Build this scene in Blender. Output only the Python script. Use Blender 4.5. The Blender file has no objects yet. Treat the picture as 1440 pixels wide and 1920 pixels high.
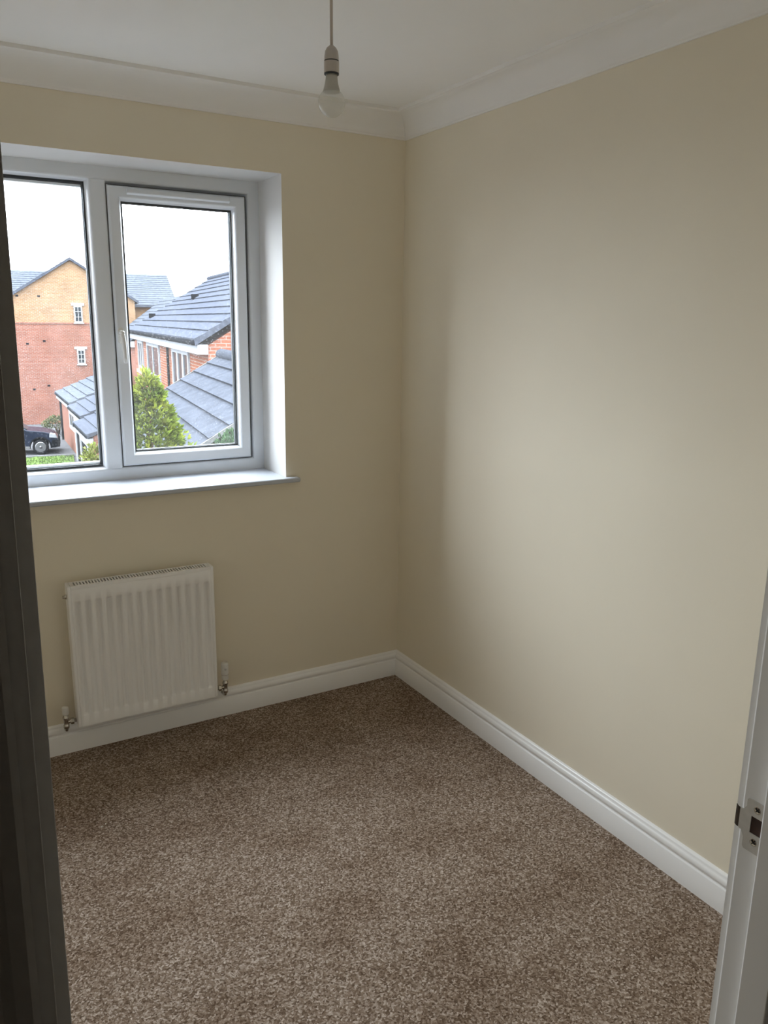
import bpy, math, random
from mathutils import Matrix, Vector
random.seed(7)
scene = bpy.context.scene
COL = scene.collection

# ------------------------------------------------------------------ camera
CAM = Vector((-1.8107, -2.9532, 1.597)); YAW, PITCH, ROLL, FPX = 0.5305, 0.2335, 0.0133, 1494.8
cf = Vector((math.sin(YAW)*math.cos(PITCH), math.cos(YAW)*math.cos(PITCH), -math.sin(PITCH)))
cr = Vector((math.cos(YAW), -math.sin(YAW), 0.0)); cu = cr.cross(cf)
r2 = math.cos(ROLL)*cr + math.sin(ROLL)*cu; u2 = -math.sin(ROLL)*cr + math.cos(ROLL)*cu
cd = bpy.data.cameras.new('camera'); cam = bpy.data.objects.new('camera', cd); COL.objects.link(cam)
cam.matrix_world = Matrix(((r2.x, u2.x, -cf.x, CAM.x), (r2.y, u2.y, -cf.y, CAM.y), (r2.z, u2.z, -cf.z, CAM.z), (0, 0, 0, 1)))
cd.sensor_fit = 'VERTICAL'; cd.sensor_height = 36.0; cd.sensor_width = 27.0
cd.lens = 36.0*FPX/1920.0; cd.clip_start = 0.02; cd.clip_end = 500
scene.camera = cam

# ------------------------------------------------------------------ sky: flat white overcast
w = bpy.data.worlds.new('overcast_sky'); scene.world = w; w.use_nodes = True
bg = w.node_tree.nodes['Background']; bg.inputs['Color'].default_value = (0.88, 0.955, 1.05, 1); ZENITH = 36.0
# CIE standard overcast sky: three times as bright overhead as at the horizon
wn, wl = w.node_tree.nodes, w.node_tree.links
wt = wn.new('ShaderNodeTexCoord'); wx_ = wn.new('ShaderNodeSeparateXYZ'); wl.new(wt.outputs['Generated'], wx_.inputs[0])
wm = wn.new('ShaderNodeMath'); wm.operation = 'MAXIMUM'; wm.inputs[1].default_value = 0.0; wl.new(wx_.outputs[2], wm.inputs[0])
wa = wn.new('ShaderNodeMath'); wa.operation = 'MULTIPLY_ADD'; wa.inputs[1].default_value = ZENITH*2/3; wa.inputs[2].default_value = ZENITH/3
wl.new(wm.outputs[0], wa.inputs[0]); wl.new(wa.outputs[0], bg.inputs['Strength'])
# light portal in the window opening (a sampling guide for the sky, gives no light of its own)
pl = bpy.data.lights.new('window_portal', 'AREA'); pl.shape = 'RECTANGLE'; pl.size = 1.25; pl.size_y = 1.17
po = bpy.data.objects.new('window_portal', pl); COL.objects.link(po)
po.location = (-1.1615, 0.40, 1.555); po.rotation_euler = (math.radians(-90), 0, 0)
try: pl.cycles.is_portal = True
except Exception: pass

vs = scene.view_settings
vs.view_transform = 'Standard'; vs.look = 'None'; vs.gamma = 1.0; vs.exposure = 0.0; vs.use_curve_mapping = False
try:
    scene.cycles.max_bounces = 16; scene.cycles.diffuse_bounces = 10; scene.cycles.transparent_max_bounces = 16
    scene.cycles.use_denoising = True
except Exception: pass

# ------------------------------------------------------------------ materials
MATS = {}
def new_mat(name):
    m = bpy.data.materials.new(name); m.use_nodes = True
    MATS[name] = m
    nt = m.node_tree; return m, nt, nt.nodes['Principled BSDF']
def N(nt, t, **kw):
    n = nt.nodes.new(t)
    for k, v in kw.items(): setattr(n, k, v)
    return n
def coords(nt, scale=(1, 1, 1), kind='Object'):
    tc = N(nt, 'ShaderNodeTexCoord'); mp = N(nt, 'ShaderNodeMapping'); mp.inputs['Scale'].default_value = scale
    nt.links.new(tc.outputs[kind], mp.inputs['Vector']); return mp.outputs['Vector']
def ramp(nt, fac, stops):
    r = N(nt, 'ShaderNodeValToRGB'); e = r.color_ramp.elements
    e[0].position, e[0].color = stops[0][0], (*stops[0][1], 1); e[1].position, e[1].color = stops[-1][0], (*stops[-1][1], 1)
    for p, c in stops[1:-1]: n = e.new(p); n.color = (*c, 1)
    nt.links.new(fac, r.inputs['Fac']); return r.outputs['Color']
def noise(nt, vec, scale, detail=2, rough=.5):
    n = N(nt, 'ShaderNodeTexNoise'); n.inputs['Scale'].default_value = scale; n.inputs['Detail'].default_value = detail
    n.inputs['Roughness'].default_value = rough; nt.links.new(vec, n.inputs['Vector']); return n.outputs['Fac']
def bump(nt, b, h, strength, dist):
    n = N(nt, 'ShaderNodeBump'); n.inputs['Strength'].default_value = strength; n.inputs['Distance'].default_value = dist
    nt.links.new(h, n.inputs['Height']); nt.links.new(n.outputs['Normal'], b.inputs['Normal'])
def paint(name, c, rough=.5, var=.03, nscale=6, bs=0.0, bscale=250, bd=.001, metal=0, spec=.5):
    m, nt, b = new_mat(name); v = coords(nt)
    f = noise(nt, v, nscale, 3)
    lo = tuple(x*(1-var) for x in c); hi = tuple(min(1, x*(1+var)) for x in c)
    nt.links.new(ramp(nt, f, [(.3, lo), (.7, hi)]), b.inputs['Base Color'])
    b.inputs['Roughness'].default_value = rough; b.inputs['Metallic'].default_value = metal; b.inputs['Specular IOR Level'].default_value = spec
    if bs: bump(nt, b, noise(nt, v, bscale, 2), bs, bd)
    return m
paint('wall_cream', (.80, .735, .60), .75, .012, 3, .12, 220, .0006)
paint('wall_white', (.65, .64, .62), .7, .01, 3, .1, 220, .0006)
paint('ceiling_white', (0.92, 0.915, 0.9), .85, .012, 3, .12, 120, .0006)
paint('coving_white', (0.88, 0.87, 0.85), .7, .015, 4)
paint('gloss_white', (0.87, 0.865, 0.86), .28, .01, 5)
paint('pvc_white', (0.77, 0.8, 0.84), .28, .01, 5)
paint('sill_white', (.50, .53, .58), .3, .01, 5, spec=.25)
paint('radiator_white', (0.88, 0.87, 0.86), .35, .01, 5)
paint('seal_grey', (.10, .10, .10), .7, .1)
paint('dark_gasket', (.03, .035, .04), .6, .1)
paint('dark_inside', (.02, .018, .015), .8, .1)
paint('chrome', (.55, .52, .47), .25, .1, 60, metal=1)
paint('steel', (.62, .61, .59), .5, .06, 80, metal=.55)
paint('plastic_white', (.74, .73, .70), .4, .02)
paint('cord_white', (.55, .49, .46), .5, .03)
paint('holder_white', (.50, .465, .445), .45, .03)
paint('bulb_collar', (.47, .46, .43), .5, .03)
paint('shaded_steel', (.045, .03, .018), .5, .3, 120, metal=.3)  # strike plate lip: its shade is put into this dark brown
paint('dark_wood', (.05, .025, .018), .8, .2, 90)
paint('fluff_white', (.75, .72, .66), .9, .05)

def carpet():
    m, nt, b = new_mat('carpet_brown'); v = coords(nt)
    vo = N(nt, 'ShaderNodeTexVoronoi'); vo.inputs['Scale'].default_value = 215; vo.inputs['Randomness'].default_value = 1
    # warp the cells so that tufts are not round
    nz = N(nt, 'ShaderNodeTexNoise'); nz.inputs['Scale'].default_value = 60; nz.inputs['Detail'].default_value = 3
    nt.links.new(v, nz.inputs['Vector'])
    mx = N(nt, 'ShaderNodeVectorMath', operation='MULTIPLY_ADD'); mx.inputs[1].default_value = (.012, .012, .012)
    nt.links.new(nz.outputs['Color'], mx.inputs[0]); nt.links.new(v, mx.inputs[2]); nt.links.new(mx.outputs[0], vo.inputs['Vector'])
    sep = N(nt, 'ShaderNodeSeparateColor'); nt.links.new(vo.outputs['Color'], sep.inputs[0])
    fine = noise(nt, v, 190, 4, .7)
    ad = N(nt, 'ShaderNodeMath', operation='MULTIPLY_ADD'); ad.inputs[1].default_value = .42
    nt.links.new(sep.outputs[0], ad.inputs[0]); 
    sc = N(nt, 'ShaderNodeMath', operation='MULTIPLY'); sc.inputs[1].default_value = .58
    nt.links.new(fine, sc.inputs[0]); nt.links.new(sc.outputs[0], ad.inputs[2])
    colr = ramp(nt, ad.outputs[0], [(.25, (.105, .066, .040)), (.45, (.25, .180, .130)), (.60, (.38, .298, .236)), (.80, (.74, .64, .56))])
    # trodden pile: broad patches where the tufts lie the other way
    pat = noise(nt, coords(nt, (1, 1.6, 1)), 3.2, 4, .6)
    pc = ramp(nt, pat, [(.36, (.80, .76, .72)), (.56, (1, 1, 1))])
    mm = N(nt, 'ShaderNodeMix', data_type='RGBA', blend_type='MULTIPLY'); mm.inputs['Factor'].default_value = 1
    nt.links.new(colr, mm.inputs['A']); nt.links.new(pc, mm.inputs['B']); nt.links.new(mm.outputs['Result'], b.inputs['Base Color'])
    b.inputs['Roughness'].default_value = .95
    b.inputs['Specular IOR Level'].default_value = .1
    bump(nt, b, ad.outputs[0], .9, .006)
carpet()

def glass(name, spots):
    m, nt, b = new_mat(name); nt.nodes.remove(b); out = nt.nodes['Material Output']
    tr = N(nt, 'ShaderNodeBsdfTransparent'); tr.inputs['Color'].default_value = (.985, .99, .988, 1)
    gl = N(nt, 'ShaderNodeBsdfGlossy'); gl.inputs['Roughness'].default_value = .14 if spots == 2 else .02
    fr = N(nt, 'ShaderNodeFresnel'); ge = N(nt, 'ShaderNodeNewGeometry'); ior = N(nt, 'ShaderNodeMix'); ior.inputs['A'].default_value = 1.45; ior.inputs['B'].default_value = 1/1.45
    nt.links.new(ge.outputs['Backfacing'], ior.inputs['Factor']); nt.links.new(ior.outputs['Result'], fr.inputs['IOR'])
    mx = N(nt, 'ShaderNodeMixShader'); nt.links.new(fr.outputs[0], mx.inputs[0]); nt.links.new(tr.outputs[0], mx.inputs[1]); nt.links.new(gl.outputs[0], mx.inputs[2])
    last = mx.outputs[0]
    if spots == 1:   # dried rain spots and film on the outside of the pane
        v = coords(nt); vo = N(nt, 'ShaderNodeTexVoronoi'); vo.inputs['Scale'].default_value = 80; nt.links.new(v, vo.inputs['Vector'])
        f = ramp(nt, vo.outputs['Distance'], [(.14, (.040,)*3), (.26, (.007,)*3)])
        big = ramp(nt, noise(nt, v, 5, 3), [(.35, (.25,)*3), (.65, (1,)*3)])
        mu = N(nt, 'ShaderNodeMath', operation='MULTIPLY'); nt.links.new(f, mu.inputs[0]); nt.links.new(big, mu.inputs[1])
        tl = N(nt, 'ShaderNodeBsdfTranslucent'); tl.inputs['Color'].default_value = (.9, .92, .95, 1)
        m2 = N(nt, 'ShaderNodeMixShader'); nt.links.new(mu.outputs[0], m2.inputs[0]); nt.links.new(last, m2.inputs[1]); nt.links.new(tl.outputs[0], m2.inputs[2])
        last = m2.outputs[0]
    elif spots == 2:
        df = N(nt, 'ShaderNodeBsdfDiffuse'); df.inputs['Color'].default_value = (.8, .8, .76, 1)
        m2 = N(nt, 'ShaderNodeMixShader'); m2.inputs[0].default_value = .22; nt.links.new(last, m2.inputs[1]); nt.links.new(df.outputs[0], m2.inputs[2])
        last = m2.outputs[0]
    nt.links.new(last, out.inputs['Surface'])
glass('window_glass', 0); glass('rainy_glass', 1); glass('bulb_glass', 2)

def brick(name, c1, c2, mortar):
    m, nt, b = new_mat(name)
    g = N(nt, 'ShaderNodeNewGeometry'); tc = N(nt, 'ShaderNodeTexCoord')
    # run the courses along whichever horizontal axis the wall follows: x+y works for both
    s = N(nt, 'ShaderNodeSeparateXYZ'); nt.links.new(tc.outputs['Object'], s.inputs[0])
    a = N(nt, 'ShaderNodeMath', operation='ADD'); nt.links.new(s.outputs[0], a.inputs[0]); nt.links.new(s.outputs[1], a.inputs[1])
    c = N(nt, 'ShaderNodeCombineXYZ'); nt.links.new(a.outputs[0], c.inputs[0]); nt.links.new(s.outputs[2], c.inputs[1])
    t = N(nt, 'ShaderNodeTexBrick'); nt.links.new(c.outputs[0], t.inputs['Vector'])
    t.inputs['Scale'].default_value = 1; t.inputs['Brick Width'].default_value = .225; t.inputs['Row Height'].default_value = .075
    t.inputs['Mortar Size'].default_value = .009; t.inputs['Color1'].default_value = (*c1, 1); t.inputs['Color2'].default_value = (*c2, 1); t.inputs['Mortar'].default_value = (*mortar, 1)
    n = noise(nt, c.outputs[0], 1.1, 4, .6); mm = N(nt, 'ShaderNodeMix', data_type='RGBA', blend_type='MULTIPLY'); mm.inputs['Factor'].default_value = 1
    nt.links.new(t.outputs['Color'], mm.inputs['A']); nt.links.new(ramp(nt, n, [(.3, (.82,)*3), (.7, (1.1,)*3)]), mm.inputs['B'])
    nt.links.new(mm.outputs['Result'], b.inputs['Base Color']); b.inputs['Roughness'].default_value = .9; b.inputs['Specular IOR Level'].default_value = 0
brick('red_brick', (0.11, 0.0418, 0.0275), (0.0946, 0.0341, 0.0231), (0.121, 0.0924, 0.0792))
brick('orange_brick', (0.1188, 0.044, 0.0253), (0.1012, 0.0363, 0.022), (0.1254, 0.0946, 0.0792))
brick('buff_brick', (0.1276, 0.0726, 0.0363), (0.1078, 0.0594, 0.0286), (0.1452, 0.1188, 0.0924))
paint('slate_tile', (0.03, 0.033, 0.0415), .55, .25, 9, spec=.0)
paint('light_tile', (0.035, 0.0385, 0.0465), .5, .25, 7, spec=.0)
paint('dark_tile', (0.0265, 0.029, 0.0355), .6, .16, 5, spec=.0)
paint('upvc_white', (0.17, 0.175, 0.185), .4, .02, spec=.0)
paint('stone_cream', (0.14, 0.12, 0.09), .8, .06, spec=.0)
paint('gutter_black', (0.006, 0.0065, 0.008), .45, .1, spec=.0)
paint('far_glass', (0.012, 0.015, 0.018), .12, .2, spec=.06)
paint('tarmac', (0.05, 0.049, 0.051), .9, .12, 2, spec=.0)
paint('lawn_green', (0.037, 0.056, 0.0155), .95, .4, 3, spec=.0)
paint('kerb_grey', (0.06, 0.059, 0.058), .9, .06, spec=.0)
paint('car_navy', (0.005, 0.007, 0.013), .2, .2, spec=.06)
paint('car_trim', (0.003, 0.0033, 0.004), .6, .1, spec=.0)
paint('tyre_black', (0.005, 0.005, 0.0053), .85, .1, spec=.0)
paint('alloy', (0.09, 0.09, 0.093), .35, .05, metal=.8, spec=.0)
paint('lamp_lens', (0.12, 0.125, 0.13), .15, .05, spec=.0)
paint('bark', (0.03, 0.02, 0.013), .95, .2, 20, spec=.0)
def leafy(name, a, b_, c):
    m, nt, b = new_mat(name); v = coords(nt)
    nt.links.new(ramp(nt, noise(nt, v, 7, 4, .65), [(.3, a), (.5, b_), (.7, c)]), b.inputs['Base Color']); b.inputs['Roughness'].default_value = .75
    b.inputs['Specular IOR Level'].default_value = 0
leafy('conifer_gold', (.024, .040, .009), (.068, .090, .0135), (.135, .145, .02))
leafy('shrub_lime', (0.0375, 0.0562, 0.0097), (0.0825, 0.0975, 0.015), (0.165, 0.165, 0.075))
leafy('bush_olive', (0.0375, 0.0465, 0.0225), (0.0638, 0.0698, 0.0338), (0.09, 0.09, 0.0525))
leafy('bush_deep', (0.015, 0.03, 0.0128), (0.0255, 0.0495, 0.0203), (0.0375, 0.0675, 0.03))

# ------------------------------------------------------------------ mesh helpers
class MB:
    def __init__(s): s.v = []; s.f = []; s.mi = []; s.sm = []
    def add(s, vs, fs, mi=0, smooth=False):
        o = len(s.v); s.v += [tuple(p) for p in vs]
        for k, f in enumerate(fs):
            s.f.append(tuple(i+o for i in f)); s.mi.append(mi[k] if isinstance(mi, list) else mi); s.sm.append(smooth)
        return s
    def box(s, a, b, mi=0):
        (x0, y0, z0), (x1, y1, z1) = a, b
        x0, x1 = sorted((x0, x1)); y0, y1 = sorted((y0, y1)); z0, z1 = sorted((z0, z1))
        return s.add([(x0, y0, z0), (x1, y0, z0), (x1, y1, z0), (x0, y1, z0), (x0, y0, z1), (x1, y0, z1), (x1, y1, z1), (x0, y1, z1)],
                     [(0, 3, 2, 1), (4, 5, 6, 7), (0, 1, 5, 4), (1, 2, 6, 5), (2, 3, 7, 6), (3, 0, 4, 7)], mi)
    def prism(s, poly, axis, a, b, mi=0):
        """poly: 2D points, extruded along axis from a to b. axis x: (y,z); y: (x,z); z: (x,y)"""
        def P(q, t): return {'x': (t, q[0], q[1]), 'y': (q[0], t, q[1]), 'z': (q[0], q[1], t)}[axis]
        n = len(poly); vs = [P(q, a) for q in poly]+[P(q, b) for q in poly]
        fs = [tuple(range(n)), tuple(range(2*n-1, n-1, -1))]+[(i, n+i, n+(i+1) % n, (i+1) % n) for i in range(n)]
        return s.add(vs, fs, mi)
    def rings(s, rs, close_u=False, caps=True, smooth=False, mi=0):
        """rs: list of equally long closed loops"""
        n = len(rs[0]); vs = [p for r in rs for p in r]; fs = []
        m = len(rs)
        for k in range(m if close_u else m-1):
            a, b = k*n, ((k+1) % m)*n
            fs += [(a+i, a+(i+1) % n, b+(i+1) % n, b+i) for i in range(n)]
        if caps and not close_u: fs += [tuple(range(n-1, -1, -1)), tuple(range((m-1)*n, m*n))]
        return s.add(vs, fs, mi, smooth)
    def lathe(s, prof, c, axis='z', n=24, smooth=True, mi=0):
        rs = []
        for r, h in prof:
            ring = []
            for i in range(n):
                t = 2*math.pi*i/n; a, b = r*math.cos(t), r*math.sin(t)
                ring.append({'z': (c[0]+a, c[1]+b, c[2]+h), 'x': (c[0]+h, c[1]+a, c[2]+b), 'y': (c[0]+b, c[1]+h, c[2]+a)}[axis])
            rs.append(ring)
        return s.rings(rs, smooth=smooth, mi=mi)
    def tube(s, pts, r, n=10, smooth=True, mi=0):
        pts = [Vector(p) for p in pts]; rs = []
        rr = r if isinstance(r, (list, tuple)) else [r]*len(pts)
        prev = None
        for i, p in enumerate(pts):
            d = (pts[min(i+1, len(pts)-1)]-pts[max(i-1, 0)]).normalized()
            a = (prev - d*prev.dot(d)) if prev else d.orthogonal()
            a.normalize(); b = d.cross(a); prev = a
            rs.append([tuple(p+rr[i]*(math.cos(2*math.pi*k/n)*a+math.sin(2*math.pi*k/n)*b)) for k in range(n)])
        return s.rings(rs, smooth=smooth, mi=mi)
    def frame(s, x0, x1, z0, z1, prof, smooth=False):
        """picture-frame sweep in the xz plane; prof: closed (inset, y) loop"""
        cs = [(x0, z0, 1, 1), (x1, z0, -1, 1), (x1, z1, -1, -1), (x0, z1, 1, -1)]
        return s.rings([[(cx+sx*i, y, cz+sz*i) for i, y in prof] for cx, cz, sx, sz in cs], close_u=True, smooth=smooth)
    def build(s, name, mats, parent=None, bevel=0, seg=2, angle=40):
        me = bpy.data.meshes.new(name); me.from_pydata(s.v, [], s.f)
        if isinstance(mats, str): mats = [mats]
        for m in mats: me.materials.append(MATS[m])
        for p, mi, sm in zip(me.polygons, s.mi, s.sm): p.material_index = mi; p.use_smooth = sm
        me.update()
        import bmesh
        bm = bmesh.new(); bm.from_mesh(me); bmesh.ops.recalc_face_normals(bm, faces=bm.faces); bm.to_mesh(me); bm.free()
        o = bpy.data.objects.new(name, me); COL.objects.link(o)
        if parent: o.parent = parent
        if bevel:
            b = o.modifiers.new('bevel', 'BEVEL'); b.width = bevel; b.segments = seg; b.limit_method = 'ANGLE'; b.angle_limit = math.radians(angle)
            b.harden_normals = False
            for p in me.polygons: p.use_smooth = True
            if hasattr(me, 'set_sharp_from_angle'): me.set_sharp_from_angle(angle=math.radians(50))
        return o
def tag(o, label, cat=None, group=None, kind=None):
    o['label'] = label
    if cat: o['category'] = cat
    if group: o['group'] = group
    if kind: o['kind'] = kind
    return o
def thing(name, loc, label, cat, rz=0, group=None, kind=None):
    o = bpy.data.objects.new(name, None); COL.objects.link(o); o.location = loc; o.rotation_euler = (0, 0, rz); o.empty_display_size = .1
    return tag(o, label, cat, group, kind)
def struct(o, label, cat): return tag(o, label, cat, kind='structure')

# ------------------------------------------------------------------ the room shell
XL, YF, ZC = -2.30, -2.416, 2.40          # left wall, door wall (room face), ceiling; corner of window and right wall is the origin
HY = YF-.125                              # hall face of the door wall
HB, HXL, HXR = -6.2, -5.5, 2.2          # hall
struct(MB().box((HXL-.1, HB-.1, -.12), (HXR+.1, .36, 0)).build('floor', 'carpet_brown'), 'brown speckled carpet covering the floor', 'floor')
struct(MB().box((HXL-.1, HB-.1, ZC), (HXR+.1, .36, ZC+.1)).build('ceiling', 'ceiling_white'), 'plain white plastered ceiling', 'ceiling')
# window wall, a ring with the opening
WX0, WX1, WZ0, WZ1 = -1.78, -.543, .96, 2.133
def ring_wall(x0, x1, z0, z1, hx0, hx1, hz0, hz1, ya, yb):
    o = [(x0, z0), (x1, z0), (x1, z1), (x0, z1)]; h = [(hx0, hz0), (hx1, hz0), (hx1, hz1), (hx0, hz1)]
    vs = [(x, ya, z) for x, z in o+h]+[(x, yb, z) for x, z in o+h]; fs = []; mi = []
    for i in range(4):
        j = (i+1) % 4
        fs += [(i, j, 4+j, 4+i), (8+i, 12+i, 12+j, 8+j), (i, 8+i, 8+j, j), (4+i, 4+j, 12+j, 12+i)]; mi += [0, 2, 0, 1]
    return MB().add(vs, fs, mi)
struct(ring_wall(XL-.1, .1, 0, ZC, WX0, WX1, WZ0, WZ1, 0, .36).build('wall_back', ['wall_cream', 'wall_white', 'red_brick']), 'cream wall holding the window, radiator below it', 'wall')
struct(MB().box((0, HY, 0), (.1, 0, ZC)).build('wall_right', 'wall_cream'), 'bare cream wall on the right of the room', 'wall')
struct(MB().box((XL-.1, HY, 0), (XL, 0, ZC)).build('wall_left', 'wall_cream'), 'cream wall on the left of the room', 'wall')
JL, JR, JT = -1.779, -.970, 2.0           # faces of the door lining
LT = .027
struct(MB().prism([(XL, 0), (JL-LT, 0), (JL-LT, JT+LT), (JR+LT, JT+LT), (JR+LT, 0), (0, 0), (0, ZC), (XL, ZC)], 'y', HY, YF).build('wall_front', 'wall_cream'), 'cream wall around the doorway', 'wall')
struct(MB().box((HXL, HB-.1, 0), (HXR, HB, ZC)).build('wall_hall_rear', 'wall_cream'), 'cream landing wall behind the camera', 'wall')
struct(MB().box((HXL-.1, HB-.1, 0), (HXL, HY, ZC)).build('wall_hall_left', 'wall_cream'), 'cream landing wall on the left', 'wall')
struct(MB().box((HXR, HB-.1, 0), (HXR+.1, HY, ZC)).build('wall_hall_right', 'wall_cream'), 'cream landing wall on the right', 'wall')
struct(MB().box((HXL, HY, 0), (XL-.1, HY+.1, ZC)).build('wall_hall_front', 'wall_cream'), 'cream landing wall left of the bedroom', 'wall')
struct(MB().box((.1, HY, 0), (HXR, HY+.1, ZC)).build('wall_hall_side', 'wall_cream'), 'cream landing wall right of the bedroom', 'wall')

# sweeps along the four walls with mitred ends; prof: (distance from wall, height)
def along(prof, side, m, smooth=False, lo=None, hi=None):
    rs = []
    for end in (0, 1):
        loop = []
        for d, z in prof:
            if side == 'back': loop.append(((XL+d) if not end else -d, -d, z))
            if side == 'right': loop.append((-d, -d if not end else YF+d, z))
            if side == 'left': loop.append((XL+d, -d if not end else YF+d, z))
            if side == 'front':
                a = (XL+d) if lo is None else lo; b = -d if hi is None else hi
                loop.append((b if end else a, YF+d, z))
        rs.append(loop)
    return m.rings(rs, smooth=smooth)
P, D = .088, .092
cov = [(0, ZC-D), (.006, ZC-D), (.007, ZC-D+.005), (.011, ZC-D+.008)]
for i in range(11):
    t = math.radians(90*i/10); cov.append((.013+(P-.013-.012)*(1-math.cos(t)), ZC-.016-(D-.016-.012)*(1-math.sin(t))))
cov += [(P-.009, ZC-.0145), (P-.004, ZC-.0125), (P, ZC-.012), (P, ZC), (0, ZC)]
for k, (side, lab) in enumerate((('back', 'white curved coving above the window wall'), ('right', 'white curved coving along the top of the bare right wall'),
                                 ('left', 'white curved coving along the left wall'), ('front', 'white curved coving above the doorway'))):
    o = struct(along(cov, side, MB()).build('trim_%d' % (k+1), 'coving_white'), lab, 'coving')
    for p in o.data.polygons: p.use_smooth = len(p.vertices) == 4
    o.data.set_sharp_from_angle(angle=math.radians(35))
sk = [(0, 0), (.018, 0), (.018, .0745), (.0168, .0765), (.0125, .078), (.0122, .0815), (.0145, .0835), (.0168, .088), (.0172, .093), (.0162, .0985), (.0135, .1035),
      (.0098, .1065), (.0092, .1095), (.0075, .1135), (.004, .116), (0, .117)]
for side, lab in (('back', 'white moulded skirting board beneath the radiator'), ('right', 'white moulded skirting board along the bare right wall'), ('left', 'white moulded skirting board along the left wall')):
    o = struct(along(sk, side, MB()).build('baseboard_'+side, 'gloss_white'), lab, 'skirting board')
    for p in o.data.polygons: p.use_smooth = len(p.vertices) == 4
    o.data.set_sharp_from_angle(angle=math.radians(40))
struct(along(sk, 'front', MB(), hi=JL-LT-.06).build('baseboard_front', 'gloss_white'), 'white skirting board left of the doorway', 'skirting board')
struct(along(sk, 'front', MB(), lo=JR+LT+.06).build('baseboard_doorside', 'gloss_white'), 'white skirting board right of the doorway', 'skirting board')

# ------------------------------------------------------------------ doorway
dr = thing('door_1', ((JL+JR)/2, (YF+HY)/2, 0), 'white painted door frame with a steel strike plate on its right jamb', 'door frame', kind='structure')
LEAN = .010
def lean(m):
    m.v = [(x+LEAN*(z-1.17), y, z) for x, y, z in m.v]; return m
def loc(m, root):   # shift a builder into its parent's space
    x, y, z = root.location; m.v = [(a-x, b-y, c-z) for a, b, c in m.v]; return m
ST0, ST1, SP = YF-.0355, YF-.0355-.04, .0125      # door stop
loc(lean(MB().box((JL-LT+.012, HY, 0), (JL, YF, JT))), dr).build('jamb', 'gloss_white', dr, .0007)
loc(MB().box((JR, HY, 0), (JR+LT-.001, YF, JT)), dr).build('jamb', 'gloss_white', dr, .003)
loc(MB().box((JL-LT+.001, HY, JT), (JR+LT-.001, YF, JT+LT-.001)), dr).build('head_lining', 'gloss_white', dr, .003)
loc(lean(MB().box((JL, ST1, 0), (JL+SP, ST0, JT-SP))), dr).build('door_stop', 'gloss_white', dr, .0007)
loc(MB().box((JR-SP, ST1, 0), (JR, ST0, JT-SP)), dr).build('door_stop', 'gloss_white', dr, .0025)
loc(MB().box((JL, ST1, JT-SP), (JR, ST0, JT)), dr).build('door_stop', 'gloss_white', dr, .0025)
ap = [(0, 0), (0, .012), (.004, .0145), (.012, .0155), (.018, .0125), (.022, .0135), (.05, .0185), (.057, .018), (.057, 0)]
for yy, sg in ((HY, -1), (YF, 1)):
    for xx, sx in ((JL-.009, -1), (JR+.009, 1)):
        m = MB(); m.prism([(xx+sx*a, yy+sg*b) for a, b in ap], 'z', 0, JT+.009+.057); loc(lean(m) if sx < 0 else m, dr).build('architrave', 'gloss_white', dr)
    m = MB(); m.prism([(yy+sg*b, JT+.009+a) for a, b in ap], 'x', JL-.009, JR+.009); loc(m, dr).build('architrave', 'gloss_white', dr)
# strike plate let into the right jamb, lip turned to the room
px = JR-.0012
hy0, hy1, hz0, hz1 = YF-.0300, YF-.0153, .9855, 1.0085
m = MB()
pts = [(YF-.0350, .960), (YF-.0098, .960), (YF-.0076, .963), (YF-.0076, .975), (YF-.0040, .9825), (YF+.0005, .9835), (YF+.0005, 1.0112), (YF-.0040, 1.0122), (YF-.0076, 1.018), (YF-.0076, 1.0275), (YF-.0098, 1.030), (YF-.0350, 1.030)]
hole = [(hy0, hz0), (hy1, hz0), (hy1, hz1), (hy0, hz1)]
def plate(m, x):
    # outline split into bands around the hole
    V = [(x, a, b) for a, b in pts]+[(x, a, b) for a, b in hole]
    F = [(0, 1, 2, 3, 13, 12), (3, 4, 5, 6, 7, 8, 14, 13), (8, 9, 10, 11, 15, 14), (11, 0, 12, 15)]
    o = len(m.v); m.add(V, F); return o
a = plate(m, px); b = plate(m, JR+.0008)
nb = len(pts)
m.f += [(a+i, a+(i+1) % nb, b+(i+1) % nb, b+i) for i in range(nb)]+[(a+nb+i, b+nb+i, b+nb+(i+1) % 4, a+nb+(i+1) % 4) for i in range(4)]
m.mi += [0]*(nb+4); m.sm += [False]*(nb+4)
sp = loc(m, dr).build('strike_plate', 'steel', dr); sp['label'] = 'satin steel strike plate with a square latch hole'
# lip curving round the arris into the room
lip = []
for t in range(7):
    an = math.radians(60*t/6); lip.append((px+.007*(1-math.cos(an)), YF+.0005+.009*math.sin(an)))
m = MB(); m.prism(lip+[(x+.0012, y-.0004) for x, y in reversed(lip)], 'z', .984, 1.011); loc(m, dr).build('lip', 'shaded_steel', sp)
m = MB().box((JR-.0004, hy0, hz0), (JR+.0006, hy1, hz1)); loc(m, dr).build('latch_hole', 'dark_wood', sp)
for zz in (1.0195, .9752):
    m = MB().lathe([(0.0001, .0004), (.0042, .0004), (.0048, 0), (.0048, .0009), (.0001, .0009)], (px-.0006, YF-.0222, zz), 'x', 16)
    s_ = loc(m, dr).build('screw', 'chrome', sp)
    for k in range(2):
        m = MB().box((-.0004, -.0030, -.0006), (.0006, .0030, .0006))
        c_, sn = math.cos(.6+k*math.pi/2), math.sin(.6+k*math.pi/2)
        m.v = [(x+px-.0005, y*c_-z*sn+YF-.0222, y*sn+z*c_+zz) for x, y, z in m.v]
        loc(m, dr).build('screw_slot', 'dark_inside', sp)

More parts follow.
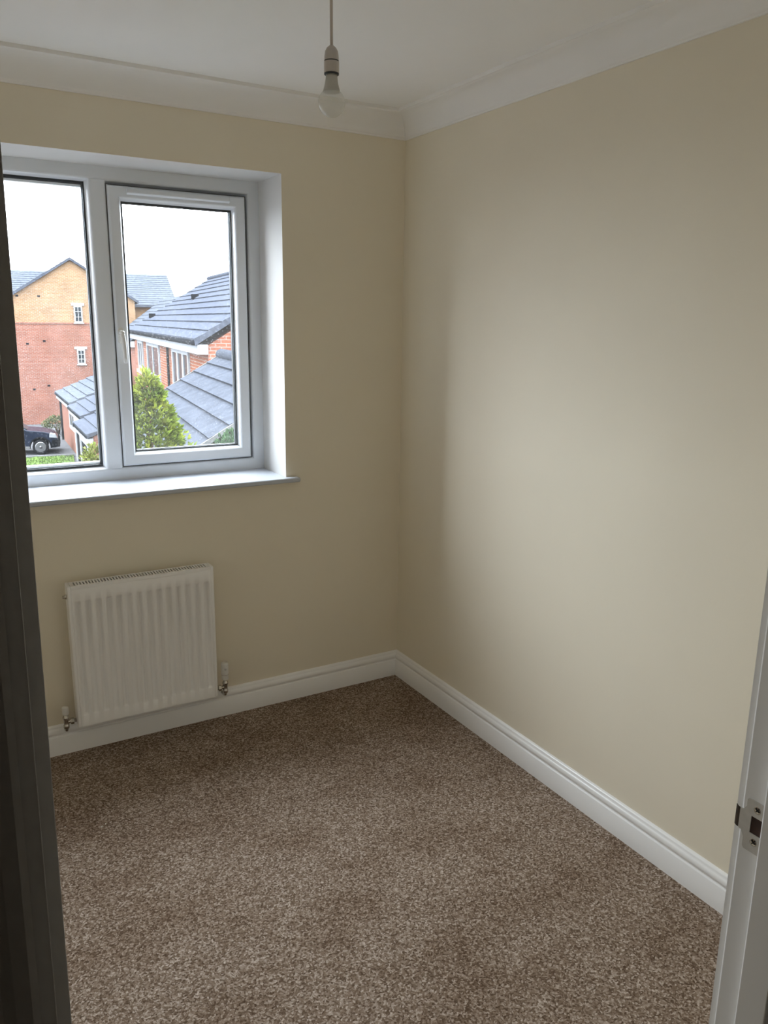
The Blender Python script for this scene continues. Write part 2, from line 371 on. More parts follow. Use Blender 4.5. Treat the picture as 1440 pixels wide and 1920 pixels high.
# ------------------------------------------------------------------ window
FY = .235
win = thing('window_1', (-1.1615, FY, .98), 'white plastic window with a fixed left light and an opening right casement', 'window', kind='structure')
def W(m, name, mat, par=None, **k): return loc(m, win).build(name, mat, par or win, **k)
FR = [(0, FY), (.040, FY), (.0445, FY+.002), (.048, FY+.007), (.052, FY+.024), (.057, FY+.030), (.057, FY+.042), (.0705, FY+.044), (.0705, FY+.07), (0, FY+.07)]
W(MB().frame(WX0, WX1, .98, 2.133, FR), 'frame', 'pvc_white')
MX0, MX1 = -1.207, -1.122
W(MB().prism([(MX0, FY+.030), (MX0+.004, FY+.024), (MX0+.011, FY+.007), (MX0+.0145, FY+.002), (MX0+.019, FY), (MX1-.019, FY), (MX1-.0145, FY+.002), (MX1-.011, FY+.007), (MX1-.004, FY+.024), (MX1, FY+.030), (MX1, FY+.042), (MX1+.011, FY+.044), (MX1+.011, FY+.07), (MX0, FY+.07)], 'z', 1.026, 2.087), 'mullion', 'pvc_white')
# fixed light
W(MB().frame(WX0+.052, MX0+.004, 1.034, 2.079, [(0, FY+.026), (.0075, FY+.026), (.0075, FY+.034), (0, FY+.034)]), 'gasket', 'dark_gasket')
W(MB().box((WX0+.054, FY+.032, 1.036), (MX0+.002, FY+.036, 2.077)), 'pane', 'window_glass')
W(MB().box((WX0+.054, FY+.052, 1.036), (MX0+.002, FY+.056, 2.077)), 'pane', 'rainy_glass')
W(MB().frame(WX0+.053, MX0+.003, 1.035, 2.078, [(0, FY+.0362), (.0085, FY+.0362), (.0085, FY+.0518), (0, FY+.0518)]), 'spacer_bar', 'dark_gasket')
# casement
SX0, SX1, SZ0, SZ1 = MX1-.0085, WX1-.058, .98+.0525, 2.133-.0605
SY = FY-.008
SR = [(.0, SY+.012), (.003, SY+.003), (.007, SY), (.038, SY), (.0415, SY+.002), (.045, SY+.007), (.049, SY+.022), (.0525, SY+.027), (.0525, SY+.058), (.02, SY+.058), (.02, SY+.0515), (0, SY+.0515)]
sash = W(MB().frame(SX0, SX1, SZ0, SZ1, SR), 'casement', 'pvc_white')
W(MB().frame(SX0-.0035, SX1+.0035, SZ0-.0035, SZ1+.0035, [(0, FY+.004), (.006, FY+.004), (.006, FY+.012), (0, FY+.012)]), 'seal', 'seal_grey', sash)
W(MB().frame(SX0+.049, SX1-.049, SZ0+.049, SZ1-.049, [(0, SY+.026), (.0075, SY+.026), (.0075, SY+.034), (0, SY+.034)]), 'gasket', 'dark_gasket', sash)
W(MB().box((SX0+.051, SY+.031, SZ0+.051), (SX1-.051, SY+.035, SZ1-.051)), 'pane', 'window_glass', sash)
W(MB().box((SX0+.051, SY+.051, SZ0+.051), (SX1-.051, SY+.055, SZ1-.051)), 'pane', 'rainy_glass', sash)
W(MB().prism([(SY, 2.0425), (SY-.006, 2.0425), (SY-.013, 2.048), (SY-.013, 2.058), (SY-.008, 2.0655), (SY, 2.0655)], 'x', -1.063, -.668), 'trickle_vent', 'pvc_white', sash, bevel=.0015)
W(MB().frame(SX0+.050, SX1-.050, SZ0+.050, SZ1-.050, [(0, SY+.0352), (.0085, SY+.0352), (.0085, SY+.0508), (0, SY+.0508)]), 'spacer_bar', 'dark_gasket', sash)
# espagnolette handle on the left stile
hx = SX0+.0165
m = MB().prism([(hx+.011*math.cos(t)+0, 1.535+.012*math.sin(t)+(.019 if math.sin(t) > 0 else -.019)) for t in [2*math.pi*i/20 for i in range(20)]], 'y', SY, SY-.007)
hd = W(m, 'handle', 'plastic_white', sash, bevel=.002)
W(MB().lathe([(.0001, 0), (.0095, 0), (.0095, -.022), (.0085, -.03), (.005, -.034), (.0001, -.035)], (hx, SY-.006, 1.546), 'y', 20), 'handle_boss', 'plastic_white', sash)
W(MB().tube([(hx, SY-.028, 1.548), (hx+.0005, SY-.034, 1.535), (hx+.002, SY-.039, 1.515), (hx+.003, SY-.041, 1.485), (hx+.004, SY-.040, 1.455), (hx+.0045, SY-.037, 1.434)], [.0085, .0085, .008, .0078, .0072, .006], 12), 'handle_lever', 'plastic_white', sash)
# sill board with horns
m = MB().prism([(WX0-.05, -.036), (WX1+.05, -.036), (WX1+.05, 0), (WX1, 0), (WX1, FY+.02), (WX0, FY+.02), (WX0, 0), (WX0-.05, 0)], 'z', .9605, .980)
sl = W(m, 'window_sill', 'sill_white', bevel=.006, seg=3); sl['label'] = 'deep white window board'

# ------------------------------------------------------------------ radiator
RX0, RX1, RZ0, RZ1, RY = -1.421, -.889, .128, .675, -.088
rad = thing('radiator', ((RX0+RX1)/2, -.05, RZ0), 'white ribbed panel radiator hung under the window', 'radiator')
def Rb(m, name, mat, par=None, **k): return loc(m, rad).build(name, mat, par or rad, **k)
# pressed front panel
xs = [(RX0+.011, 0), (RX0+.014, 0)]
n_ch, pitch = 14, .0362; cx0 = (RX0+RX1)/2-pitch*(n_ch-1)/2
for k in range(n_ch):
    c = cx0+k*pitch
    xs += [(c-.0125, 0), (c-.0095, .3), (c-.0065, 1), (c+.0065, 1), (c+.0095, .3), (c+.0125, 0)]
xs += [(RX1-.014, 0), (RX1-.011, 0)]
zs = [(RZ0, 0, .006), (RZ0+.003, 0, .0), (RZ0+.044, 0, 0), (RZ0+.046, .2, 0), (RZ0+.053, 1, 0), (RZ1-.067, 1, 0), (RZ1-.060, .2, 0), (RZ1-.058, 0, 0), (RZ1-.016, 0, 0), (RZ1-.012, 0, .002)]
vs_, fs_ = [], []
for z, q, off in zs:
    for x, d in xs: vs_.append((x, RY+off+.0095*d*q, z))
nx = len(xs)
for j in range(len(zs)-1):
    for i in range(nx-1): fs_.append((j*nx+i, j*nx+i+1, (j+1)*nx+i+1, (j+1)*nx+i))
m = MB().add(vs_, fs_, 0, True)
fp = Rb(m, 'front_panel', 'radiator_white'); fp.data.set_sharp_from_angle(angle=math.radians(60))
sd = fp.modifiers.new('thick', 'SOLIDIFY'); sd.thickness = .0014; sd.offset = -1
Rb(MB().box((RX0+.012, -.042, RZ0+.004), (RX1-.012, -.034, RZ1-.014)), 'back_panel', 'radiator_white')
Rb(MB().prism([(RX0+.02+i*.012, -.043-(.036 if i % 2 else 0)) for i in range(42)]+[(RX0+.02+i*.012+.0015, -.044-(.036 if i % 2 else 0)) for i in reversed(range(42))], 'z', RZ0+.03, RZ1-.03), 'convector_fins', 'radiator_white')
for x in (RX0, RX1-.012): Rb(MB().box((x, RY-.001, RZ0+.002), (x+.012, -.030, RZ1)), 'side_panel', 'radiator_white', bevel=.004, seg=3)
# top grille: two rails and the bars between the slots
m = MB()
gx0, gx1 = RX0+.012, RX1-.012
m.box((gx0, RY, RZ1-.013), (gx1, RY+.010, RZ1-.001)).box((gx0, -.041, RZ1-.013), (gx1, -.032, RZ1-.001))
nb_ = 46
for k in range(nb_+1):
    x = gx0+.010+(gx1-gx0-.020)*k/nb_; m.box((x-.0026, RY+.010, RZ1-.004), (x+.0026, -.041, RZ1-.0012))
m.box((gx0, RY+.010, RZ1-.004), (gx0+.008, -.041, RZ1-.0012)).box((gx1-.008, RY+.010, RZ1-.004), (gx1, -.041, RZ1-.0012))
gr = Rb(m, 'top_grille', 'radiator_white'); gr['kind'] = 'stuff'
Rb(MB().lathe([(.0001, 0), (.0085, 0), (.0085, -.009), (.0055, -.010), (.0055, -.016), (.0001, -.016)], (RX0+.002, -.060, RZ1-.045), 'x', 14), 'bleed_plug', 'chrome')
for x in (RX0+.10, RX1-.10): Rb(MB().box((x-.02, -.036, RZ0+.06), (x+.02, 0, RZ1-.06)), 'wall_bracket', 'radiator_white')
# valves: chrome angle bodies with a union to the radiator and a tail into the wall
VY, VZ = -.060, .150
def valve(x, edge, sg, name, lab):
    m = MB().lathe([(.0001, -.026), (.0085, -.026), (.0105, -.022), (.0105, -.012), (.0092, -.010), (.0092, .010), (.0115, .013), (.0115, .021), (.0085, .024), (.0085, .032), (.0001, .032)], (x, VY, VZ), 'z', 18)
    v = Rb(m, name, 'chrome'); v['label'] = lab
    Rb(MB().tube([(x, VY, VZ), (edge+sg*.002, VY, VZ)], .0075, 14), 'union_tail', 'chrome', v)
    hexr = [(edge+sg*.010, .0125), (edge+sg*.022, .0125)]
    m = MB(); m.rings([[(hx_, VY+r*math.cos(math.pi*i/3), VZ+r*math.sin(math.pi*i/3)) for i in range(6)] for hx_, r in hexr]); Rb(m, 'union_nut', 'chrome', v, bevel=.001)
    m = MB().tube([(x, VY, VZ-.022), (x, VY+.004, VZ-.034), (x, VY+.018, VZ-.040), (x, -.0185, VZ-.040)], .0062, 12); Rb(m, 'pipe', 'chrome', v)
    return v
v1 = valve(RX1+.040, RX1, 1, 'thermostatic_valve', 'chrome valve with white thermostatic head')
xh = RX1+.040
Rb(MB().lathe([(.0001, 0), (.0125, 0), (.0135, .003), (.0135, .020), (.0145, .022), (.0150, .050), (.0145, .066), (.0125, .072), (.0001, .073)], (xh, VY, VZ+.033), 'z', 24), 'thermostatic_head', 'plastic_white', v1)
Rb(MB().lathe([(.0142, .0), (.0152, .0), (.0152, .0025), (.0142, .0025)], (xh, VY, VZ+.054), 'z', 24), 'scale_ring', 'cord_white', v1)
Rb(MB().lathe([(.0001, 0), (.0048, 0), (.0048, -.0012), (.0001, -.0012)], (xh-.002, VY-.0146, VZ+.083), 'y', 14), 'dial_mark', 'steel', v1)
v2 = valve(RX0-.037, RX0, -1, 'lockshield_valve', 'chrome valve with small white lockshield cap')
Rb(MB().lathe([(.0001, 0), (.0105, 0), (.0115, .002), (.0115, .026), (.0105, .029), (.0001, .030)], (RX0-.037, VY, VZ+.031), 'z', 20), 'lockshield_cap', 'plastic_white', v2)

# ------------------------------------------------------------------ pendant lamp
LX, LY = -.933, -1.20
pen = thing('pendant_light', (LX, LY, ZC), 'bare bulb on a white cord and lampholder hanging from the ceiling', 'pendant light')
def Pn(m, name, mat, par=None, **k): return loc(m, pen).build(name, mat, par or pen, **k)
Pn(MB().lathe([(.0001, 0), (.040, 0), (.040, -.004), (.036, -.014), (.014, -.020), (.007, -.030), (.0001, -.030)], (LX, LY, ZC), 'z', 28), 'ceiling_rose', 'plastic_white')
Pn(MB().tube([(LX, LY, ZC-.028), (LX-.0005, LY, 2.30), (LX, LY, 2.186)], .0034, 10), 'cord', 'cord_white')
hold = Pn(MB().lathe([(.0001, .057), (.0045, .056), (.0105, .051), (.0145, .044), (.0160, .034), (.0163, .028), (.0163, .0255), (.0155, .025), (.0155, .0235), (.0168, .023), (.0168, .003), (.0160, .0), (.0001, .0)], (LX, LY, 2.136), 'z', 28), 'lamp_holder', 'holder_white')
hold.data.set_sharp_from_angle(angle=math.radians(35))
Pn(MB().lathe([(.0156, 0), (.0162, 0), (.0162, -.0022), (.0156, -.0022)], (LX, LY, 2.136+.0255), 'z', 28), 'holder_seam', 'dark_gasket', hold)
Pn(MB().lathe([(.0001, 0), (.0166, 0), (.0164, -.003), (.0001, -.003)], (LX, LY, 2.136), 'z', 28), 'holder_ring', 'dark_gasket', hold)
bulb = Pn(MB().lathe([(.0128, .009), (.0130, .004), (.0135, 0), (.0150, -.010), (.0185, -.0225), (.0195, -.0265), (.0175, -.027), (.0001, -.0262)], (LX, LY, 2.124), 'z', 28), 'bulb', 'bulb_collar')
bulb['label'] = 'round clear-ended light bulb'
gp = []
for i in range(19):
    t = math.radians(38+142*i/18); gp.append((max(.0001, .0303*math.sin(t)), .0755-2.124+2.0+.0303*math.cos(t)))
gp = [(.0152, -.0115), (.0165, -.0175)]+[(r, h) for r, h in gp]
Pn(MB().lathe(gp, (LX, LY, 2.124), 'z', 32), 'bulb_globe', 'bulb_glass', bulb)

# ------------------------------------------------------------------ crumbs of fluff on the carpet
def fluff(x, y, s, label):
    pts_ = [(random.uniform(.6, 1)*s*math.cos(t), random.uniform(.5, 1)*s*.6*math.sin(t)) for t in [2*math.pi*i/7 for i in range(7)]]
    m = MB(); m.rings([[(a*.7, b*.7, 0) for a, b in pts_], [(a, b, s*.35) for a, b in pts_], [(a*.5, b*.5, s*.7) for a, b in pts_]], smooth=True)
    o = m.build('carpet_fluff', 'fluff_white'); o.location = (x, y, 0); o.rotation_euler = (0, 0, random.uniform(0, 6)); tag(o, label, 'fluff', 'specks of fluff on the carpet')
FLUFF = []
for (x, y), s, lab in (((-.845, -.043), .006, 'white speck of fluff on the carpet under the thermostatic valve'), ((-.887, -.086), .004, 'tiny pale speck on the carpet just below the radiator corner'),
                  ((-.593, -.064), .005, 'pale speck on the carpet against the skirting right of the radiator'), ((-.472, -.168), .005, 'pale speck on dark carpet near the room corner, left one of two'),
                  ((-.402, -.184), .004, 'pale speck on dark carpet near the room corner, right one of two'), ((-1.313, -.381), .004, 'lone pale speck on carpet in front of the radiator'),
                  ((-1.438, -.545), .006, 'larger white crumb on the carpet by the dark door frame'), ((-1.424, -.534), .004, 'smaller white crumb touching a larger one on the carpet'),
                  ((-1.541, -.488), .004, 'pale speck on the carpet nearest the dark door frame')):
    fluff(x, y, s, lab)

# ------------------------------------------------------------------ outside: a lane of brick houses seen from upstairs
GZ = CAM.z-6.1                              # street level
def frame_at(phi):
    ph = math.radians(phi); return Vector((math.cos(ph), -math.sin(ph), 0)), Vector((math.sin(ph), math.cos(ph), 0)), -ph
S8, F8, R8 = frame_at(8)
class Site:
    """a building plot: local x runs right, y away from us, z up from street level"""
    def __init__(s, name, v, u, label, cat, phi=8, group=None):
        s.v, s.u = v, u; A, B, rz = frame_at(phi)
        q = CAM+v*S8+u*F8
        s.o = thing(name, (q.x, q.y, GZ), label, cat, rz, group)
    def add(s, m, name, mat, par=None, **k): return m.build(name, mat, par or s.o, **k)
EY = 6.1                                    # eye level above the street
struct(MB().box((-60, 1.5, GZ-.3), (90, 140, GZ)).build('ground', 'tarmac'), 'grey tarmac yard and road outside', 'ground')

# added, unseen brick wing with roof, sized to cut sky light from the left
struct(MB().box((-6.2, .37, GZ), (-2.75, 1.32, 3.4)).build('wall_sky_block', 'red_brick'), 'added red brick block left of the window, cutting sky light', 'wall')
struct(MB().prism([(-6.5, 3.4), (-2.5, 3.4), (-4.475, 4.9)], 'y', .37, 1.45).build('roof_sky_block', 'slate_tile'), 'slate roof on the added brick block left of the window', 'roof')
def roof_prof(ea, ez, ra, rz, gauge, th=.07, lip=.022):
    """saw-tooth section of a tiled slope from eave (a,z) to ridge (a,z)"""
    L = math.hypot(ra-ea, rz-ez); n = max(2, round(L/gauge)); top = []
    nx_, nz_ = -(rz-ez)/L, (ra-ea)/L
    if nz_ < 0: nx_, nz_ = -nx_, -nz_
    for k in range(n):
        for t, h in ((k/n, lip), ((k+1)/n, 0.0)):
            top.append((ea+(ra-ea)*t+nx_*h, ez+(rz-ez)*t+nz_*h))
    return top+[(ra-nx_*0, rz-th/abs(nz_)), (ea, ez-th/abs(nz_))]
def small_window(site, x0, x1, y, z0, z1, cols, rows, par=None, face='y', t=.05, bar=.028):
    """white casement with glazing bars; face y: looks to -y; face x: looks to -x (x0,x1 are then y0,y1 and y is x)"""
    def B(a0, a1, d0, d1, b0, b1):
        return ((a0, y+d0, b0), (a1, y+d1, b1)) if face == 'y' else ((y+d0, a0, b0), (y+d1, a1, b1))
    def bx(m, *a): p, q = B(*a); return m.box(p, q)
    m = MB(); bx(m, x0, x1, -.05, .0, z0, z0+t); bx(m, x0, x1, -.05, 0, z1-t, z1); bx(m, x0, x0+t, -.05, 0, z0+t, z1-t); bx(m, x1-t, x1, -.05, 0, z0+t, z1-t)
    f = site.add(m, 'window', 'upvc_white')
    site.add(bx(MB(), x0+t, x1-t, -.022, -.005, z0+t, z1-t), 'pane', 'far_glass', f)
    for c in range(1, cols):
        a = x0+(x1-x0)*c/cols; site.add(bx(MB(), a-bar/2, a+bar/2, -.045, -.02, z0+t, z1-t), 'glazing_bar', 'upvc_white', f)
    for r in range(1, rows):
        a = z0+(z1-z0)*r/rows; site.add(bx(MB(), x0+t, x1-t, -.043, -.02, a-bar/2, a+bar/2), 'glazing_bar', 'upvc_white', f)
    return f

# --- tall gabled house at the back
H = Site('gabled_house', 1.34, 51, 'tall house with buff brick gable over red brick, seen through the left pane', 'house')
hw, pk, sl_ = 3.45, EY+3.28, .64
ev = pk-sl_*hw; bz = EY-.33
H.add(MB().box((-hw, 0, 0), (hw, 7, bz)), 'red_brick_wall', 'red_brick')
H.add(MB().prism([(-hw, bz+.08), (hw, bz+.08), (hw, ev), (0, pk-.04), (-hw, ev)], 'y', .0, 7), 'buff_gable_wall', 'buff_brick')
H.add(MB().box((-hw-.03, -.04, bz), (hw+.03, 7, bz+.08)), 'band_course', 'red_brick')
for sg, nm in ((-1, 'wing_roof'), (1, 'wing_roof')):
    m = MB(); m.prism(roof_prof(sg*(hw+.22), ev-sl_*.22+.10, 0, pk+.10, .32, .12), 'y', -.18, 9); H.add(m, nm, 'slate_tile')
H.add(MB().box((-11, 2.6, 0), (6.1, 11, EY+.82)), 'main_wall', 'buff_brick')
for e_u in (2.2, 11.4):
    m = MB(); m.prism(roof_prof(e_u, EY+.86, 6.8, EY+2.93, .34, .12), 'x', -11.4, 6.28); H.add(m, 'main_roof', 'light_tile')
m = MB(); m.prism([(2.6, EY+.8), (11, EY+.8), (6.8, EY+2.75)], 'x', 5.9, 6.1); H.add(m, 'end_gable', 'buff_brick')
H.add(MB().tube([(-.0, 6.2, pk-.1), (-.0, 9, pk-.1)], .05, 6), 'ridge_cap', 'slate_tile')
for x0, x1, z0, z1 in ((.03, .49, EY-.24, EY+.70), (.04, .48, EY-2.62, EY-1.78)):
    f = small_window(H, x0, x1, -.005, z0, z1, 2, 3, t=.07)
    H.add(MB().box((x0-.13, -.05, z1+.01), (x1+.13, .0, z1+.16)), 'lintel', 'upvc_white', f)
    H.add(MB().box((x0-.05, -.09, z0-.07), (x1+.05, .0, z0)), 'stone_sill', 'upvc_white', f)
for vv, zz in ((-1.58-1.34, 1.2), (-.45-1.34, 1.2), (-1.25-1.34, -1.45), (-.35-1.34, -1.3), (-1.1-1.34, -4.05), (-.3-1.34, -3.85)):
    H.add(MB().box((vv-.07, -.02, EY+zz-.045), (vv+.07, 0, EY+zz+.045)), 'air_brick', 'gutter_black')
ar = H.add(MB().tube([(6.15, 6.8, EY+2.7), (6.15, 6.8, EY+3.55)], .025, 6), 'aerial_pole', 'kerb_grey')
m = MB().box((5.75, 6.78, EY+3.45), (6.5, 6.82, EY+3.48))
for k in range(5): m.box((5.8+k*.16, 6.5, EY+3.46), (5.81+k*.16, 7.1, EY+3.475))
H.add(m, 'aerial', 'kerb_grey', ar)

# --- terrace with a long tiled roof in the right pane
T = Site('brick_terrace', 2.75, 17, 'orange brick house under a long grey tiled roof with white eaves board', 'house')
TE, TR, TD = EY-.40, EY+1.55, 3.15           # eave and ridge height, half depth
T.add(MB().prism([(.28, 0), (6.02, 0), (6.02, TE-.12), (TD, TR-.28), (.28, TE-.12)], 'y', .12, 15.5), 'brick_wall', 'orange_brick')
for sg in (0, 1):
    m = MB(); m.prism(roof_prof(0 if not sg else 2*TD, TE, TD, TR, .33, .10, .03), 'y', 0, 15.6); T.add(m, 'tiled_roof', 'slate_tile')
T.add(MB().tube([(TD, 0, TR+.02), (TD, 15.6, TR+.02)], .09, 8), 'ridge_tiles', 'slate_tile')
T.add(MB().box((.05, .05, TE-.30), (.27, 15.5, TE-.10)), 'eaves_board', 'upvc_white')
T.add(MB().tube([(-.03, .05, TE-.06), (-.03, 15.55, TE-.06)], .055, 8), 'gutter', 'gutter_black')
for vx, uy in ((1.75, 10.5), (.75, 14)):
    t_ = vx/TD; T.add(MB().box((vx-.1, uy-.15, TE+(TR-TE)*t_-.02), (vx+.1, uy+.15, TE+(TR-TE)*t_+.14)), 'roof_vent', 'gutter_black')
wx = .28
for y0, y1, z0, z1, c in ((2.6, 5.4, TE-1.75, TE-.30, 3), (8.3, 11.6, TE-1.45, TE-.32, 2), (13.0, 14.6, TE-1.4, TE-.32, 2)):
    f = small_window(T, y0, y1, wx, z0, z1, c, 1, face='x', t=.13, bar=.22 if c == 3 else .1)
    T.add(MB().box((wx-.12, y0-.1, z0-.12), (wx, y1+.1, z0)), 'stone_sill', 'stone_cream', f)
T.add(MB().tube([(wx-.06, 6.1, .3), (wx-.06, 6.1, TE-.15)], .035, 6), 'downpipe', 'gutter_black')

# --- next house along, further off
K = Site('far_house', 3.5, 41, 'pale grey roofed house behind the long tiled roof', 'house')
KE, KR = EY-.95, EY+1.2
K.add(MB().prism([(.25, 0), (5.6, 0), (5.6, KE-.1), (2.9, KR-.3), (.25, KE-.1)], 'y', .1, 9.3), 'brick_wall', 'red_brick')
for sg in (0, 1):
    m = MB(); m.prism(roof_prof(0 if not sg else 5.8, KE, 2.9, KR, .34, .1), 'y', 0, 9.4); K.add(m, 'tiled_roof', 'light_tile')
K.add(MB().box((.02, .05, KE-.38), (.24, 9.3, KE-.1)), 'eaves_board', 'upvc_white')

# --- near outbuilding: broad dark roof laid in wide courses
O = Site('tiled_outbuilding', .85, 8.75, 'near low building with a broad dark roof of wide tile courses', 'outbuilding')
OZ, OS, OL = EY-.605-.6*1.85, .6, 5.25       # eave height, pitch, length
O.add(MB().prism([(.22, 0), (3.48, 0), (3.48, OZ-.0), (1.85, OZ+1.85*OS-.2), (.22, OZ-.02)], 'y', .12, OL-.12), 'brick_wall', 'red_brick')
nC = 8
def course(x0, z0, x1, z1):
    L = math.hypot(x1-x0, z1-z0); a, b = -(z1-z0)/L, (x1-x0)/L
    if b < 0: a, b = -a, -b
    q = [(x0+a*.05, z0+b*.05), (x1+a*.012, z1+b*.012), (x1-a*.02, z1-b*.02), (x0-a*.0, z0-b*.0)]
    m = MB(); m.prism(q, 'y', 0, OL); return m
for k in range(nC):
    t0, t1 = k/nC, (k+1)/nC+.02
    O.add(course(1.85*t0, OZ+1.85*OS*t0, 1.85*t1, OZ+1.85*OS*t1), 'tile_course', 'dark_tile')
    O.add(course(3.7-1.85*t0, OZ+1.85*OS*t0, 3.7-1.85*t1, OZ+1.85*OS*t1), 'tile_course', 'dark_tile')
O.add(MB().tube([(1.85, -.01, OZ+1.85*OS+.03), (1.85, OL+.01, OZ+1.85*OS+.03)], .10, 8), 'ridge_tiles', 'dark_tile')
for yy in (-.03, OL-.01):
    m = MB(); m.prism([(0, OZ-.01), (1.85, OZ+1.85*OS-.01), (3.7, OZ-.01), (3.7, OZ+.045), (1.85, OZ+1.85*OS+.05), (0, OZ+.045)], 'y', yy, yy+.04); O.add(m, 'verge', 'kerb_grey')

# --- row of three low garages stepping toward us, left pane
GL = []
for k, (v0, u0, ln, ze, lab) in enumerate(((.55, 38.2, 6.4, -3.70, 'furthest low brick garage beside the parked car'), (.86, 33.7, 4.4, -3.80, 'middle low brick garage of the row'), (.92, 29.6, 4.0, -4.0, 'nearest low brick garage with white door frame, lowest roof'))):
    g = Site('garage', v0, u0, lab, 'garage', phi=3.1, group='low garages in a row'); ez = EY+ze; hw_ = (2.75, 2.3, 1.65)[k]; rz_ = ez+.417*hw_
    g.add(MB().prism([(.22, 0), (hw_-.02, 0), (hw_-.02, rz_-.12), (.22, ez-.05)], 'y', .05, ln-.02), 'brick_wall', 'red_brick')
    for sg in (0,):
        m = MB(); m.prism(roof_prof(0, ez, hw_, rz_, .45, .09, .05), 'y', 0, ln+.05); g.add(m, 'tiled_roof', 'light_tile' if k == 0 else 'slate_tile')
    g.add(MB().box((.03, .04, ez-.30), (.21, ln-.02, ez-.11)), 'eaves_board', 'upvc_white')
    g.add(MB().box((-.04, .02, ez-.10), (.03, ln, ez-.02)), 'gutter', 'gutter_black')
    if k == 0:
        f = small_window(g, .25, 2.3, .22, ez-1.35, ez-.36, 2, 1, face='x', t=.16)
        g.add(MB().tube([(.17, 5.9, 0), (.17, 5.9, ez-.1)], .05, 6), 'downpipe', 'gutter_black')
    else:
        d0, d1 = (.7, 3.4) if k == 1 else (1.3, 3.2); m = MB()
        m.box((.12, d0-.2, 0), (.22, d0, ez-.35)).box((.12, d1, 0), (.22, d1+.2, ez-.35))
        fr_ = g.add(MB().prism([(d0-.2, 0), (d0, 0), (d0, ez-.55), (d1, ez-.55), (d1, 0), (d1+.22, 0), (d1+.22, ez-.35), (d0-.2, ez-.35)], 'x', .12, .22), 'door_surround', 'upvc_white')
        g.add(MB().box((.17, d0, 0), (.215, d1, ez-.55)), 'garage_door', 'gutter_black', fr_)

# --- parked car, front end showing past the door frame
C = Site('parked_car', -2.35, 39.3, 'dark blue car parked on the tarmac outside, front wheel in view', 'car')
prof = [(-2.15, .45), (-2.2, .75), (-2.12, 1.02), (-1.95, 1.12), (-1.62, 1.52), (-1.2, 1.64), (-.2, 1.66), (.35, 1.55), (1.02, 1.13), (1.75, 1.04), (2.15, .92), (2.32, .72), (2.34, .45), (2.2, .30)]
def arch(cx, r=.43): return [(cx+r*math.cos(math.radians(a)), .34+r*math.sin(math.radians(a))) for a in range(0, 181, 20)]
low = [(1.99+.0, .30)]+arch(1.56)[0:]+[(1.12, .28), (-.95, .28)]+arch(-1.4)+[(-1.85, .30)]
m = MB(); m.prism(prof+low, 'y', .05, 1.78); C.add(m, 'body', 'car_navy', bevel=.05, seg=3)
m = MB(); m.prism([(-1.52, 1.15), (-1.32, 1.5), (-.2, 1.57), (.28, 1.48), (.82, 1.15)], 'y', .025, 1.805); C.add(m, 'side_window', 'far_glass')
m = MB(); m.prism([(.40, 1.52), (.46, 1.54), (1.06, 1.16), (.98, 1.13)], 'y', .22, 1.6); C.add(m, 'windscreen', 'far_glass')
C.add(MB().box((-.42, .015, 1.16), (-.34, .05, 1.54)), 'door_pillar', 'car_trim')
C.add(MB().box((-2.0, .0, .30), (1.1, .05, .40)), 'side_skirt', 'kerb_grey')
m = MB(); m.prism([(2.0, .32), (2.38, .34), (2.42, .58), (2.34, .70), (2.05, .66)], 'y', .0, 1.83); C.add(m, 'front_bumper', 'car_trim', bevel=.03)
m = MB(); m.prism([(1.95, .78), (2.30, .74), (2.22, .92), (1.98, .97)], 'y', .02, .35); C.add(m, 'headlight', 'lamp_lens', bevel=.015)
C.add(MB().box((.72, -.12, 1.10), (.92, .05, 1.24)), 'wing_mirror', 'car_navy', bevel=.03)
for cx in (1.56, -1.4):
    for yy, sg in ((.02, 1), (1.81, -1)):
        wv = C.add(MB().lathe([(.0001, .21), (.26, .21), (.33, .19), (.35, .15), (.35, .05), (.33, .01), (.245, 0), (.235, .02), (.0001, .03)] if sg > 0 else [(.0001, -.21), (.26, -.21), (.33, -.19), (.35, -.15), (.35, -.05), (.33, -.01), (.245, 0), (.235, -.02), (.0001, -.03)], (cx, yy, .35), 'y', 28), 'wheel', 'tyre_black')
        if sg > 0:
            m = MB().lathe([(.0001, -.012), (.06, -.012), (.065, .02), (.0001, .02)], (cx, yy, .35), 'y', 14)
            m.lathe([(.205, -.004), (.245, -.004), (.245, .02), (.205, .02)], (cx, yy, .35), 'y', 28)
            for a in range(10):
                t = 2*math.pi*a/10; c_, s__ = math.cos(t), math.sin(t)
                b_ = MB().box((.05, -.008, -.032), (.215, .015, .032)); m.add([(cx+x*c_-z*s__, yy+y, .35+x*s__+z*c_) for x, y, z in b_.v], b_.f)
            rim = C.add(m, 'alloy_rim', 'alloy', wv)
            m = MB().tube([(cx+.45*math.cos(math.radians(a)), .05, .34+.45*math.sin(math.radians(a))) for a in range(-5, 186, 10)], .035, 8); C.add(m, 'wheel_arch', 'car_trim')

